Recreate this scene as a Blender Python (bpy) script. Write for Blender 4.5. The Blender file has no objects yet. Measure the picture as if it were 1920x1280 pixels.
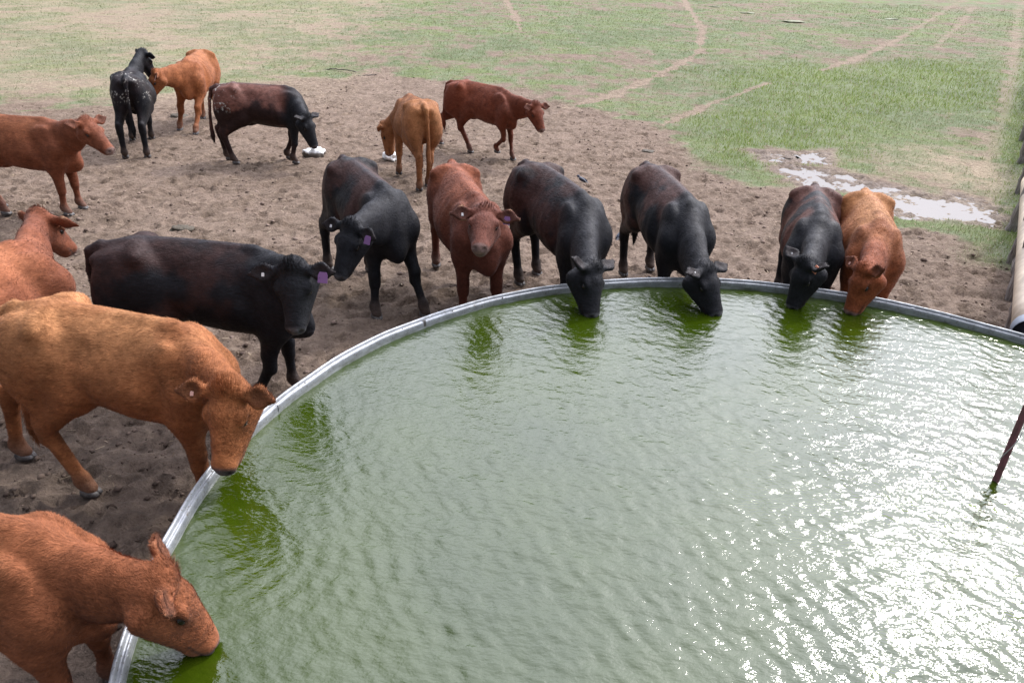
import bpy, math, random
import numpy as np
from mathutils import Matrix, Vector

R = math.radians
random.seed(4); RNG = np.random.default_rng(11)
S = bpy.context.scene
COL = S.collection

# ------------------------------------------------------------------ camera
CAM_H, CAM_PITCH, CAM_ROLL, CAM_F = 2.61, 0.4717, 0.034, 1345.5 / 1920
cam = bpy.data.cameras.new("camera"); camo = bpy.data.objects.new("camera", cam); COL.objects.link(camo)
cam.sensor_width = 36; cam.lens = 36 * CAM_F; cam.clip_start = .05; cam.clip_end = 2000
camo.matrix_world = (Matrix.Translation((0, 0, CAM_H)) @ Matrix.Rotation(math.pi / 2 - CAM_PITCH, 4, 'X')
                     @ Matrix.Rotation(CAM_ROLL, 4, 'Z'))
S.camera = camo

# ------------------------------------------------------------------ sky and sun (thin bright cloud, sun ahead to the right)
SUN_EL, SUN_AZ = R(43), R(42)
sund = Vector((math.sin(SUN_AZ) * math.cos(SUN_EL), math.cos(SUN_AZ) * math.cos(SUN_EL), math.sin(SUN_EL)))
W = bpy.data.worlds.new("World"); S.world = W; W.use_nodes = True
nt = W.node_tree; nt.nodes.clear(); N = nt.nodes.new; L = nt.links.new
sky = N("ShaderNodeTexSky"); sky.sky_type = 'NISHITA'; sky.sun_disc = False
sky.sun_elevation = SUN_EL; sky.sun_rotation = SUN_AZ; sky.dust_density = 2.0
b1 = N("ShaderNodeBackground"); b1.inputs[1].default_value = .06; L(sky.outputs[0], b1.inputs[0])
tc = N("ShaderNodeTexCoord")
dot = N("ShaderNodeVectorMath"); dot.operation = 'DOT_PRODUCT'; L(tc.outputs['Generated'], dot.inputs[0]); dot.inputs[1].default_value = sund
ramp = N("ShaderNodeMapRange"); ramp.interpolation_type = 'SMOOTHSTEP'; L(dot.outputs['Value'], ramp.inputs[0])
ramp.inputs[1].default_value = .32; ramp.inputs[2].default_value = 1.0; ramp.inputs[3].default_value = .42; ramp.inputs[4].default_value = 5.5
cn = N("ShaderNodeTexNoise"); cn.inputs['Scale'].default_value = 2.2; cn.inputs['Detail'].default_value = 5; L(tc.outputs['Generated'], cn.inputs['Vector'])
cm = N("ShaderNodeMapRange"); L(cn.outputs[0], cm.inputs[0]); cm.inputs[1].default_value = .3; cm.inputs[2].default_value = .7; cm.inputs[3].default_value = .75; cm.inputs[4].default_value = 1.2
mu = N("ShaderNodeMath"); mu.operation = 'MULTIPLY'; L(ramp.outputs[0], mu.inputs[0]); L(cm.outputs[0], mu.inputs[1])
sx = N("ShaderNodeSeparateXYZ"); L(tc.outputs['Generated'], sx.inputs[0])
hz = N("ShaderNodeMapRange"); hz.interpolation_type = 'SMOOTHSTEP'; L(sx.outputs[2], hz.inputs[0]); hz.inputs[1].default_value = .05; hz.inputs[2].default_value = .6; hz.inputs[3].default_value = .18; hz.inputs[4].default_value = 1.0
mu2 = N("ShaderNodeMath"); mu2.operation = 'MULTIPLY'; L(mu.outputs[0], mu2.inputs[0]); L(hz.outputs[0], mu2.inputs[1]); mu = mu2
pw = N("ShaderNodeMath"); pw.operation = 'POWER'; pw.use_clamp = True; L(dot.outputs['Value'], pw.inputs[0]); pw.inputs[1].default_value = 40
pm = N("ShaderNodeMath"); pm.operation = 'MULTIPLY_ADD'; L(pw.outputs[0], pm.inputs[0]); pm.inputs[1].default_value = 1.4; L(mu2.outputs[0], pm.inputs[2]); mu = pm
b2 = N("ShaderNodeBackground"); b2.inputs[0].default_value = (.94, .95, 1.08, 1); L(mu.outputs[0], b2.inputs[1])
ad = N("ShaderNodeAddShader"); L(b1.outputs[0], ad.inputs[0]); L(b2.outputs[0], ad.inputs[1])
wo = N("ShaderNodeOutputWorld"); L(ad.outputs[0], wo.inputs[0])
sl = bpy.data.lights.new("sun", 'SUN'); sl.energy = 2.5; sl.angle = R(5); sl.color = (1, .96, .9)
so = bpy.data.objects.new("sun", sl); COL.objects.link(so); so.rotation_euler = sund.to_track_quat('Z', 'Y').to_euler()
S.view_settings.view_transform = 'Standard'; S.view_settings.look = 'None'; S.view_settings.exposure = 0.0
S.cycles.max_bounces = 6; S.cycles.transparent_max_bounces = 4

# ------------------------------------------------------------------ helpers
def tag(o, label=None, cat=None, group=None, kind=None):
    if label: o['label'] = label
    if cat: o['category'] = cat
    if group: o['group'] = group
    if kind: o['kind'] = kind
    return o

def mesh(name, V, F, mat=None, parent=None, smooth=True, col=None, loc=None):
    """V (n,3); F list of index arrays, each (m,3) or (m,4)."""
    V = np.asarray(V, np.float32)
    if not isinstance(F, (list, tuple)): F = [F]
    F = [np.asarray(f, np.int32) for f in F if len(f)]
    me = bpy.data.meshes.new(name)
    me.vertices.add(len(V)); me.vertices.foreach_set('co', V.ravel())
    tot = np.concatenate([np.full(len(f), f.shape[1], np.int32) for f in F])
    me.loops.add(int(tot.sum())); me.loops.foreach_set('vertex_index', np.concatenate([f.ravel() for f in F]))
    me.polygons.add(len(tot)); st = np.zeros(len(tot), np.int32); st[1:] = np.cumsum(tot)[:-1]
    me.polygons.foreach_set('loop_start', st); me.polygons.foreach_set('loop_total', tot)
    sm = smooth if isinstance(smooth, np.ndarray) else np.full(len(tot), smooth)
    me.polygons.foreach_set('use_smooth', sm.astype(bool))
    me.update(calc_edges=True); me.validate()
    for k, a in (col or {}).items():
        at = me.color_attributes.new(k, 'FLOAT_COLOR', 'POINT')
        a = np.asarray(a, np.float32)
        if a.shape[1] == 3: a = np.concatenate([a, np.ones((len(a), 1), np.float32)], 1)
        at.data.foreach_set('color', a.ravel())
    if mat: me.materials.append(mat)
    o = bpy.data.objects.new(name, me); COL.objects.link(o)
    if parent: o.parent = parent
    if loc is not None: o.location = loc
    return o

def empty(name, loc=(0, 0, 0), rz=0):
    o = bpy.data.objects.new(name, None); COL.objects.link(o); o.location = loc; o.rotation_euler = (0, 0, rz); o.empty_display_size = .1
    return o

def hash3(i, j, k, s):
    h = (i.astype(np.int64) * 374761393 + j.astype(np.int64) * 668265263 + k.astype(np.int64) * 2147483647 + s * 1274126177) & 0xffffffff
    h = ((h ^ (h >> 13)) * 1274126177) & 0xffffffff
    return ((h ^ (h >> 16)) & 0xffff).astype(np.float32) / 65535.

def vnoise(P, sc, seed=0):
    P = np.asarray(P, np.float32) * sc
    if P.shape[1] == 2: P = np.concatenate([P, np.zeros((len(P), 1), np.float32)], 1)
    I = np.floor(P).astype(np.int64); f = P - I; f = f * f * (3 - 2 * f)
    r = 0
    for dx in (0, 1):
        for dy in (0, 1):
            for dz in (0, 1):
                w = (f[:, 0] if dx else 1 - f[:, 0]) * (f[:, 1] if dy else 1 - f[:, 1]) * (f[:, 2] if dz else 1 - f[:, 2])
                r = r + w * hash3(I[:, 0] + dx, I[:, 1] + dy, I[:, 2] + dz, seed)
    return r

def fbm(P, sc, o=4, seed=0):
    r = 0; a = 1; t = 0
    for i in range(o):
        r = r + a * vnoise(P, sc, seed + i * 17); t += a; a *= .55; sc *= 2.03
    return r / t

def sstep(a, b, x):
    t = np.clip((x - a) / (b - a), 0, 1); return t * t * (3 - 2 * t)

def mat(name, rough=.6, base=(.5, .5, .5), metal=0, spec=.5, ior=None):
    m = bpy.data.materials.new(name); m.use_nodes = True
    p = m.node_tree.nodes['Principled BSDF']
    p.inputs['Base Color'].default_value = (*base, 1); p.inputs['Roughness'].default_value = rough
    p.inputs['Metallic'].default_value = metal; p.inputs['Specular IOR Level'].default_value = spec
    if ior: p.inputs['IOR'].default_value = ior
    return m, m.node_tree, p

def nd(t, typ, **kw):
    n = t.nodes.new(typ)
    for k, v in kw.items():
        if k in n.inputs: n.inputs[k].default_value = v
        else: setattr(n, k, v)
    return n

def noise_bump(t, p, scale, strength, dist, detail=4, coord='Object', stretch=None, rough=.6):
    tcn = nd(t, 'ShaderNodeTexCoord'); src = tcn.outputs[coord]
    if stretch:
        mp = nd(t, 'ShaderNodeMapping', Scale=stretch); t.links.new(src, mp.inputs[0]); src = mp.outputs[0]
    n = nd(t, 'ShaderNodeTexNoise', Scale=scale, Detail=detail, Roughness=rough); t.links.new(src, n.inputs['Vector'])
    b = nd(t, 'ShaderNodeBump', Strength=strength, Distance=dist); t.links.new(n.outputs[0], b.inputs['Height'])
    t.links.new(b.outputs[0], p.inputs['Normal'])
    return n, b, src

def mixc(t, fac, a, b, mode='MIX'):
    m = nd(t, 'ShaderNodeMix', data_type='RGBA', blend_type=mode)
    for sock, v in ((m.inputs[0], fac), (m.inputs[6], a), (m.inputs[7], b)):
        if hasattr(v, 'links'): t.links.new(v, sock)
        elif isinstance(v, tuple): sock.default_value = (*v, 1)
        else: sock.default_value = v
    return m.outputs[2]

def maprange(t, v, a, b, c, d):
    m = nd(t, 'ShaderNodeMapRange'); t.links.new(v, m.inputs[0])
    for i, x in enumerate((a, b, c, d)): m.inputs[i + 1].default_value = x
    return m.outputs[0]

def tube(P, r, n=10, cap=True):
    """tube along points P with radii r -> V,F(quads)+caps"""
    P = np.asarray(P, float); m = len(P); r = np.broadcast_to(np.asarray(r, float), (m,))
    T = np.gradient(P, axis=0); T /= np.linalg.norm(T, axis=1, keepdims=True)
    ref = np.array([0, 0, 1.]) if abs(T[:, 2]).mean() < .8 else np.array([1., 0, 0])
    A = np.cross(T, ref); A /= np.linalg.norm(A, axis=1, keepdims=True); B = np.cross(T, A)
    a = np.linspace(0, 2 * np.pi, n, endpoint=False)
    V = (P[:, None] + r[:, None, None] * (np.cos(a)[None, :, None] * A[:, None] + np.sin(a)[None, :, None] * B[:, None])).reshape(-1, 3)
    i = np.arange(m - 1)[:, None] * n; j = np.arange(n)[None]; jn = (j + 1) % n
    Q = np.stack([i + j, i + jn, i + n + jn, i + n + j], -1).reshape(-1, 4)
    T3 = np.zeros((0, 3), int)
    if cap:
        V = np.concatenate([V, P[:1], P[-1:]]); c0 = m * n; e = (m - 1) * n; jj = np.arange(n)
        T3 = np.concatenate([np.stack([np.full(n, c0), (jj + 1) % n, jj], 1), np.stack([np.full(n, c0 + 1), e + jj, e + (jj + 1) % n], 1)])
    return V, [Q, T3]

def merge(parts):
    Vs, Qs, Ts = [], [], []; o = 0
    for V, F in parts:
        Vs.append(V)
        for f in F:
            f = np.asarray(f)
            if len(f): (Qs if f.shape[1] == 4 else Ts).append(f + o)
        o += len(V)
    return np.concatenate(Vs), [np.concatenate(x) for x in (Qs, Ts) if x]

def lathe(prof, c, n=160, closed=False):
    prof = np.asarray(prof, float); a = np.linspace(0, 2 * np.pi, n, endpoint=False); m = len(prof)
    V = np.stack([c[0] + np.cos(a)[None] * prof[:, :1], c[1] + np.sin(a)[None] * prof[:, :1], np.repeat(prof[:, 1:], n, 1)], -1).reshape(-1, 3)
    i = np.arange(m - 1)[:, None] * n; j = np.arange(n)[None]; jn = (j + 1) % n
    return V, [np.stack([i + j, i + jn, i + n + jn, i + n + j], -1).reshape(-1, 4)]

# ------------------------------------------------------------------ ground
TC = np.array([1.476, 2.384]); TR = 2.871; RIM = .54; WATER = .475

def seg_d(P, pts):
    d = np.full(len(P), 1e9, np.float32); pts = np.asarray(pts, float)
    for a, b in zip(pts[:-1], pts[1:]):
        ab = b - a; t = np.clip(((P - a) @ ab) / (ab @ ab), 0, 1)
        d = np.minimum(d, np.linalg.norm(P - a - t[:, None] * ab, axis=1))
    return d

def poly_sd(P, pts):
    """signed distance to a polygon, negative inside"""
    pts = np.asarray(pts, float); d = seg_d(P, np.concatenate([pts, pts[:1]])); ins = np.zeros(len(P), bool)
    j = len(pts) - 1
    for i in range(len(pts)):
        a, b = pts[i], pts[j]
        c = ((a[1] > P[:, 1]) != (b[1] > P[:, 1])) & (P[:, 0] < (b[0] - a[0]) * (P[:, 1] - a[1]) / (b[1] - a[1] + 1e-12) + a[0])
        ins ^= c; j = i
    return np.where(ins, -d, d)

MUD = [(-14, 13.6), (-9.99, 14.17), (-7.87, 13.83), (-8.1, 16.5), (-6.99, 17.2), (-5.01, 18.84), (-4.11, 20.41), (-2.0, 19.41), (-.2, 17.62), (1.26, 16.91), (2.34, 15.87), (3.02, 14.59), (2.7, 11.47), (3.18, 10.4), (3.91, 10.2), (4.4, 9.9), (5.03, 9.05), (5.5, 8.66), (5.6, 7.9), (5.2, 6.6), (9, 2), (9, -6), (-14, -6)]
PUD = [[(4.26, 12.55), (4.53, 12.43), (4.35, 11.89), (4.15, 12.06)],
       [(4.39, 11.64), (4.65, 11.47), (5.09, 11.29), (5.2, 10.66), (5.61, 10.27), (5.87, 9.89), (6.24, 10.01), (6.39, 9.69), (6.26, 9.26), (5.99, 8.93), (5.62, 9.0), (5.17, 9.06), (5.06, 9.41), (4.77, 10.11), (4.41, 10.35), (4.27, 10.85)],
       [(4.85, 12.56), (5.26, 12.78), (4.99, 12.18), (4.76, 12.14)]]
GREEN = [(4.45, 22.2), (8.58, 24.7), (10.1, 23.3), (12.8, 25.8), (15.97, 25.4), (12.3, 19.1), (9.1, 16.2), (6.04, 12.4), (4.1, 10.9), (2.9, 11.9), (3.2, 15.1), (5.1, 17.95)]
PATHS = [([(10.5, 57), (9.0, 44.65), (7.3, 31.77), (6.3, 27.5), (6.02, 26.0), (4.3, 22.18), (2.94, 19.57), (1.94, 17.67), (1, 16.5)], .3),
         ([(34, 60), (24.18, 45.29), (15.81, 32.3), (11.51, 26.06), (9, 23)], .26), ([(40, 68), (27.48, 48.47), (20.49, 37.06), (15.34, 28.9)], .22),
         ([(40, 63), (29.04, 46.84), (21.66, 34.58), (15.52, 24.32), (11.92, 18.41), (9.47, 14.63), (7.34, 11.43)], .38),
         ([(-1.4, 50), (-.88, 41.18), (-.38, 35.2), (-.08, 29.87)], .3), ([(6.69, 20.61), (4.4, 17.46), (2.84, 14.83)], .22)]

def slope(y):
    return .06 * np.logaddexp(0, (y - 17) / 1.5) * 1.5

def masks(P):
    n1 = fbm(P, .55, 4, 3) - .5; n2 = fbm(P, 2.2, 4, 9) - .5; n3 = fbm(P, 7., 3, 21) - .5
    sd = poly_sd(P, MUD) + n1 * 2.2 + n2 * .9
    mud = sstep(.35, -.35, sd)
    green = sstep(.7, -.9, poly_sd(P, GREEN) + n1 * 2.6 + n2 * 1.0)
    fence = np.exp(-(seg_d(P, [(4.7, 6.0), (5.65, 7.4), (10.9, 15.9), (20, 30)]) / .55) ** 2)
    fence *= sstep(7.0, 7.6, P[:, 1])
    path = np.zeros(len(P))
    for pts, w in PATHS:
        w = w * .72
        path = np.maximum(path, sstep(w * 1.0, w * .4, seg_d(P, pts) + n2 * w * 1.5 + n1 * w * 1.3 + n3 * w * .8))
    far = sstep(16, 24, P[:, 1])
    gf = .62 + n1 * 1.9 + n2 * 1.7 + n3 * 1.0                                  # thin pasture cover
    grass = np.clip(np.maximum(green * (.95 + n2 * .9), (1 - mud) * gf), 0, 1)
    grass = np.clip(np.maximum(grass * (1 - path * .9), fence * 1.1), 0, 1) * (1 - mud * .93)
    grass = np.maximum(grass, fence * .95)
    dryc = (.55 * sstep(-1.5, -9, P[:, 0]) * sstep(14, 17, P[:, 1]) + .75 * np.exp(-(((P[:, 0] - 7.2) / 1.4) ** 2 + ((P[:, 1] - 11.8) / 2.0) ** 2)))
    dry = np.clip(np.maximum(dryc + (.16 + (n1 + n2) * .6) * (1 - mud), path * .32), 0, 1)
    grass = grass * (1 - .75 * np.clip(dryc, 0, 1))
    dt = np.hypot(P[:, 0] - TC[0], P[:, 1] - TC[1]) - TR
    wet = np.exp(-np.clip(dt, 0, None) / 1.1) * .8 + .8 * sstep(4.6, 3.2, P[:, 1] - .0 * P[:, 0]) * sstep(0, -2, P[:, 0])
    pd = np.minimum.reduce([poly_sd(P, q) for q in PUD])
    grass = grass * sstep(.05, .55, pd + n2 * .7 + n1 * .5)
    wet = np.clip(wet + .9 * sstep(.45, .0, pd + n2 * .5), 0, 1)
    return dict(mud=mud, grass=grass, dry=dry, wet=wet, path=path, pud=pd, n1=n1, n2=n2, n3=n3, green=green, fence=fence, dt=dt)

def axis(segs):
    out = [np.array([segs[0][0]])]
    for a, b, h0, h1 in segs:
        x = [a]; 
        while x[-1] < b: x.append(x[-1] + h0 + (h1 - h0) * (x[-1] - a) / (b - a))
        x = np.array(x); x = a + (x - a) * (b - a) / (x[-1] - a); out.append(x[1:])
    return np.concatenate(out)

gx = np.concatenate([-axis([(7.5, 60, .05, 2.5)])[::-1][:-1], axis([(-7.5, 7.5, .032, .032)]), axis([(7.5, 90, .04, 2.5)])[1:]])
gy = np.concatenate([axis([(-12, 1.2, .4, .05)]), axis([(1.2, 12, .03, .034), (12, 60, .034, .5), (60, 220, .6, 8)])[1:]])
GX, GY = np.meshgrid(gx, gy); GP = np.stack([GX.ravel(), GY.ravel()], 1).astype(np.float32)
mk = masks(GP)
def relief(P, m):
    big = (fbm(P, 1.1, 3, 40) - .5) * .05
    clod = np.abs(fbm(P, 5.5, 3, 51) - .5); clod = sstep(.0, .22, clod)          # trampled: pits between clods
    fine = (fbm(P, 19., 2, 63) - .5)
    pits = sstep(.60, .74, vnoise(P, 3.6, 77)) * .035
    z = big * .8 + m['mud'] * ((clod - .7) * .020 + fine * .020 - pits * .7) + (1 - m['mud']) * fine * .02
    z = z * (.5 + .5 * sstep(.0, .4, m['dt'])) - m['path'] * .02
    z = z - sstep(.25, -.12, m['pud'] + m['n2'] * .5 + m['n3'] * .35) * .034 + sstep(.4, .1, m['pud']) * (m['n3'] * .05 + fine * .03)
    return z
gz = slope(GP[:, 1]) + relief(GP, mk)
hr = np.random.default_rng(77); gz = gz.reshape(len(gy), len(gx)); dtg = mk['dt'].reshape(gz.shape); mug = mk['mud'].reshape(gz.shape)
for _ in range(5200):
    y_ = 2 + 14 * hr.uniform() ** 1.3; x_ = hr.uniform(-.78, .8) * (y_ + 1.5); a_ = hr.uniform(0, 6.28); d_ = hr.uniform(.012, .034)
    i0, i1 = np.searchsorted(gx, [x_ - .17, x_ + .17]); j0, j1 = np.searchsorted(gy, [y_ - .17, y_ + .17])
    if i1 - i0 < 3 or j1 - j0 < 3: continue
    A_, B_g = np.meshgrid(gx[i0:i1] - x_, gy[j0:j1] - y_); u_ = (A_ * math.cos(a_) + B_g * math.sin(a_)) / .068; w_ = (-A_ * math.sin(a_) + B_g * math.cos(a_)) / .052
    r_ = np.hypot(u_, w_); gz[j0:j1, i0:i1] += (-d_ * sstep(1.15, .7, r_) + d_ * .55 * np.exp(-((r_ - 1.35) / .28) ** 2)) * mug[j0:j1, i0:i1] * sstep(.02, .15, dtg[j0:j1, i0:i1])
gz = gz.ravel()
inside = sstep(-.05, -.4, mk['dt']); gz = gz - inside * .05
def ground_z(x, y):
    P = np.array([[x, y]], np.float32); return float((slope(P[:, 1]) + relief(P, masks(P)))[0])
nx, ny = len(gx), len(gy)
ii = (np.arange(ny - 1)[:, None] * nx + np.arange(nx - 1)[None]); GF = np.stack([ii, ii + 1, ii + nx + 1, ii + nx], -1).reshape(-1, 4)
m, t, p = mat('pasture_soil', .92, spec=.2)
at = nd(t, 'ShaderNodeAttribute', attribute_name='cover'); sp = nd(t, 'ShaderNodeSeparateColor'); t.links.new(at.outputs['Color'], sp.inputs[0])
tcn = nd(t, 'ShaderNodeTexCoord')
def nz(scale, detail=4, rough=.6, stretch=None):
    src = tcn.outputs['Object']
    if stretch:
        mp = nd(t, 'ShaderNodeMapping', Scale=stretch); t.links.new(src, mp.inputs[0]); src = mp.outputs[0]
    n = nd(t, 'ShaderNodeTexNoise', Scale=scale, Detail=detail, Roughness=rough); t.links.new(src, n.inputs['Vector']); return n.outputs[0]
nA, nB, nC = nz(9, 6, .7), nz(38, 5, .75), nz(2.1, 4)
soil = mixc(t, maprange(t, nA, .35, .66, 0, 1), (.116, .082, .057), (.262, .192, .141))
soil = mixc(t, maprange(t, nC, .4, .62, 0, .55), soil, (.29, .213, .162))
soil = mixc(t, maprange(t, nB, .34, .5, .75, 0), soil, (.07, .046, .035))
soil = mixc(t, maprange(t, nB, .62, .72, 0, .6), soil, (.42, .33, .25))
wetm = nd(t, 'ShaderNodeMath', operation='MULTIPLY'); t.links.new(sp.outputs[2], wetm.inputs[0]); wetm.inputs[1].default_value = .8
soil = mixc(t, wetm.outputs[0], soil, mixc(t, maprange(t, nA, .35, .65, 0, 1), (.088, .065, .050), (.215, .160, .123)))
straw = mixc(t, maprange(t, nz(26, 5, .8), .36, .64, 0, 1), (.20, .145, .09), (.50, .41, .29))
dmix = nd(t, 'ShaderNodeMath', operation='MULTIPLY_ADD'); t.links.new(sp.outputs[1], dmix.inputs[0]); dmix.inputs[1].default_value = 1.3; t.links.new(maprange(t, nA, .3, .7, -.45, .25), dmix.inputs[2]); dmix.use_clamp = True
base = mixc(t, dmix.outputs[0], soil, straw)
gr = mixc(t, maprange(t, nB, .32, .68, 0, 1), (.072, .100, .038), (.180, .212, .105))
gr = mixc(t, maprange(t, nz(.33, 3), .42, .6, 0, .45), gr, (.19, .235, .075))
gr = mixc(t, maprange(t, nC, .42, .62, 0, .6), gr, (.20, .222, .14))
gmix = nd(t, 'ShaderNodeMath', operation='MULTIPLY_ADD'); t.links.new(sp.outputs[0], gmix.inputs[0]); gmix.inputs[1].default_value = 1.5; t.links.new(maprange(t, nB, .25, .75, -.5, .2), gmix.inputs[2]); gmix.use_clamp = True
t.links.new(mixc(t, gmix.outputs[0], base, gr), p.inputs['Base Color'])
rg = nd(t, 'ShaderNodeMapRange'); t.links.new(sp.outputs[2], rg.inputs[0]); rg.inputs[3].default_value = .95; rg.inputs[4].default_value = .6; t.links.new(rg.outputs[0], p.inputs['Roughness'])
bm = nd(t, 'ShaderNodeBump', Strength=.9, Distance=.03); t.links.new(nB, bm.inputs['Height'])
bm2 = nd(t, 'ShaderNodeBump', Strength=.7, Distance=.06); t.links.new(nA, bm2.inputs['Height']); t.links.new(bm2.outputs[0], bm.inputs['Normal']); t.links.new(bm.outputs[0], p.inputs['Normal'])
cov = np.stack([mk['grass'], mk['dry'], mk['wet']], 1)
tag(mesh('ground', np.column_stack([GP, gz]), GF, m, col={'cover': cov}), kind='structure')

# puddle water: one thin sheet per pool, its shore is where the trampled ground rises through it
m, t, p = mat('puddle_water', .03, (.10, .075, .05), ior=1.36)
noise_bump(t, p, 7, .05, .02)
for q in PUD:
    q = np.array(q); x_ = np.arange(q[:, 0].min() - .4, q[:, 0].max() + .4, .05); y_ = np.arange(q[:, 1].min() - .4, q[:, 1].max() + .4, .05)
    A, B = np.meshgrid(x_, y_); PP = np.stack([A.ravel(), B.ravel()], 1); ok = poly_sd(PP, q) < .3; k = len(x_)
    i_ = (np.arange(len(y_) - 1)[:, None] * k + np.arange(k - 1)[None]).ravel(); F_ = np.stack([i_, i_ + 1, i_ + k + 1, i_ + k], 1); F_ = F_[ok[F_].all(1)]
    us, inv = np.unique(F_, return_inverse=True)
    tag(mesh('puddle', np.column_stack([PP[us], np.full(len(us), -.020)]), inv.reshape(-1, 4), m, smooth=False), kind='structure')

# grass blades, straw litter (nobody could count them)
def blades(name, P, h, w, lean, colr, mt, flat=False):
    n = len(P); a = RNG.uniform(0, 2 * np.pi, n); m_ = masks_near(P)
    z = slope(P[:, 1]) + relief(P, m_)
    if flat:
        d = np.stack([np.cos(a), np.sin(a), RNG.normal(0, .12, n)], 1); s = np.stack([-np.sin(a), np.cos(a), RNG.normal(0, .3, n)], 1)
        b = np.column_stack([P, z + .006]); V = np.stack([b - s * w[:, None], b + s * w[:, None], b + d * h[:, None] + s * w[:, None], b + d * h[:, None] - s * w[:, None]], 1).reshape(-1, 3)
        V[:, 2] += .004; F = np.arange(4 * n).reshape(-1, 4); rep = 4
    else:
        s = np.stack([np.cos(a), np.sin(a), 0 * a], 1); ln = RNG.normal(0, 1, (n, 2)) * lean
        b = np.column_stack([P, z - .01]); tip = b + np.column_stack([ln * h[:, None], h])
        V = np.stack([b - s * w[:, None], b + s * w[:, None], tip], 1).reshape(-1, 3); F = np.arange(3 * n).reshape(-1, 3); rep = 3
    return tag(mesh(name, V, F, mt, smooth=False, col={'tint': np.repeat(colr, rep, 0)}), kind='stuff')
masks_near = masks
def attr_mat(name, attr, rough, spec=.3):
    m, t, p = mat(name, rough, spec=spec); a = nd(t, 'ShaderNodeAttribute', attribute_name=attr); t.links.new(a.outputs['Color'], p.inputs['Base Color']); return m
bm_ = attr_mat('grass_blade', 'tint', .7)
t = bm_.node_tree; tr_ = nd(t, 'ShaderNodeBsdfTranslucent'); mx = nd(t, 'ShaderNodeMixShader'); mx.inputs[0].default_value = .5
t.links.new([n for n in t.nodes if n.type == 'ATTRIBUTE'][0].outputs['Color'], tr_.inputs[0]); t.links.new(t.nodes['Principled BSDF'].outputs[0], mx.inputs[1]); t.links.new(tr_.outputs[0], mx.inputs[2]); t.links.new(mx.outputs[0], t.nodes['Material Output'].inputs[0])
def frustum_pts(n, y0, y1, pw):
    u = RNG.uniform(0, 1, n); y = y0 * (y1 / y0) ** (u ** pw); x = RNG.uniform(-.80, .86, n) * (y + 1.5); return np.stack([x, y], 1).astype(np.float32)
P = frustum_pts(420000, 7.0, 46, .9); mm = masks(P); keep = RNG.uniform(0, 1, len(P)) < np.clip(mm['grass'] * 1.1 - .15, 0, 1); P = P[keep]; g = mm['green'][keep] + mm['fence'][keep]; n1 = mm['n1'][keep]
hh = RNG.uniform(.02, .06, len(P)) * (1 + .6 * np.clip(g, 0, 1)) * (.7 + .018 * P[:, 1]); ww = .0018 + .00030 * P[:, 1] + RNG.uniform(0, .001, len(P))
f = RNG.uniform(0, 1, (len(P), 1)); gg = np.clip(g, 0, 1)[:, None]; ct = (np.array([.105, .135, .050]) * (1 - f) + np.array([.22, .25, .125]) * f) * (1 - gg) + gg * (np.array([.10, .15, .022]) * (1 - f) + np.array([.235, .29, .075]) * f)
dryb = (RNG.uniform(0, 1, len(P)) < .22 - .12 * np.clip(g, 0, 1)); ct[dryb] = np.array([.34, .29, .19]) * RNG.uniform(.6, 1.1, (dryb.sum(), 1))
blades('grass', P, hh, ww, .45, ct, bm_)
P = frustum_pts(60000, 3.0, 42, .8); mm = masks(P); keep = (RNG.uniform(0, 1, len(P)) < (.05 + .06 * sstep(4, 9, P[:, 1])) + .8 * mm['dry']) & (mm['dt'] > .02) & (mm['pud'] > -.02); P = P[keep]
f = RNG.uniform(0, 1, (len(P), 1)); ct = np.array([.16, .11, .07]) * (1 - f) + np.array([.55, .45, .32]) * f
blades('straw_litter', P, RNG.uniform(.015, .05, len(P)) * (1 + .07 * P[:, 1]), .0012 + .00018 * P[:, 1] + RNG.uniform(0, .002, len(P)), 0, ct, bm_, flat=True)
P = frustum_pts(26000, 2.2, 20, 1.0); mm = masks(P); keep = (mm['mud'] > .5) & (mm['dt'] > .04) & (RNG.uniform(0, 1, len(P)) < .25 + .75 * (fbm(P, 2.3, 3, 8) > .5)); P = P[keep]
n_c = len(P); z_ = slope(P[:, 1]) + relief(P, masks(P)); OC = np.array([(1, 0, 0), (0, 1, 0), (-1, 0, 0), (0, -1, 0), (0, 0, 1), (0, 0, -1)], float); OF = np.array([(0, 1, 4), (1, 2, 4), (2, 3, 4), (3, 0, 4), (1, 0, 5), (2, 1, 5), (3, 2, 5), (0, 3, 5)])
sz = RNG.gamma(2., .0048, n_c).clip(.004, .03)[:, None, None] * (1 + .03 * P[:, 1])[:, None, None]; Vc = OC[None] * RNG.uniform(.6, 1.3, (n_c, 6, 1)) * sz * np.array([1, 1, .6]); ang = RNG.uniform(0, 6.28, n_c); ca, sa = np.cos(ang)[:, None], np.sin(ang)[:, None]
Vc = np.stack([Vc[..., 0] * ca - Vc[..., 1] * sa, Vc[..., 0] * sa + Vc[..., 1] * ca, Vc[..., 2]], -1) + np.column_stack([P, z_ + .002])[:, None]
f = RNG.uniform(0, 1, (n_c, 1)); cc = np.array([.075, .052, .040]) * (1 - f) + np.array([.27, .20, .16]) * f; cc *= (1 - .4 * mm['wet'][keep])[:, None]
tag(mesh('soil_clods', Vc.reshape(-1, 3), (OF[None] + 6 * np.arange(n_c)[:, None, None]).reshape(-1, 3), bm2_ := attr_mat('soil_clod', 'tint', .95, .15), col={'tint': np.repeat(cc, 6, 0)}), kind='stuff')
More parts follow.
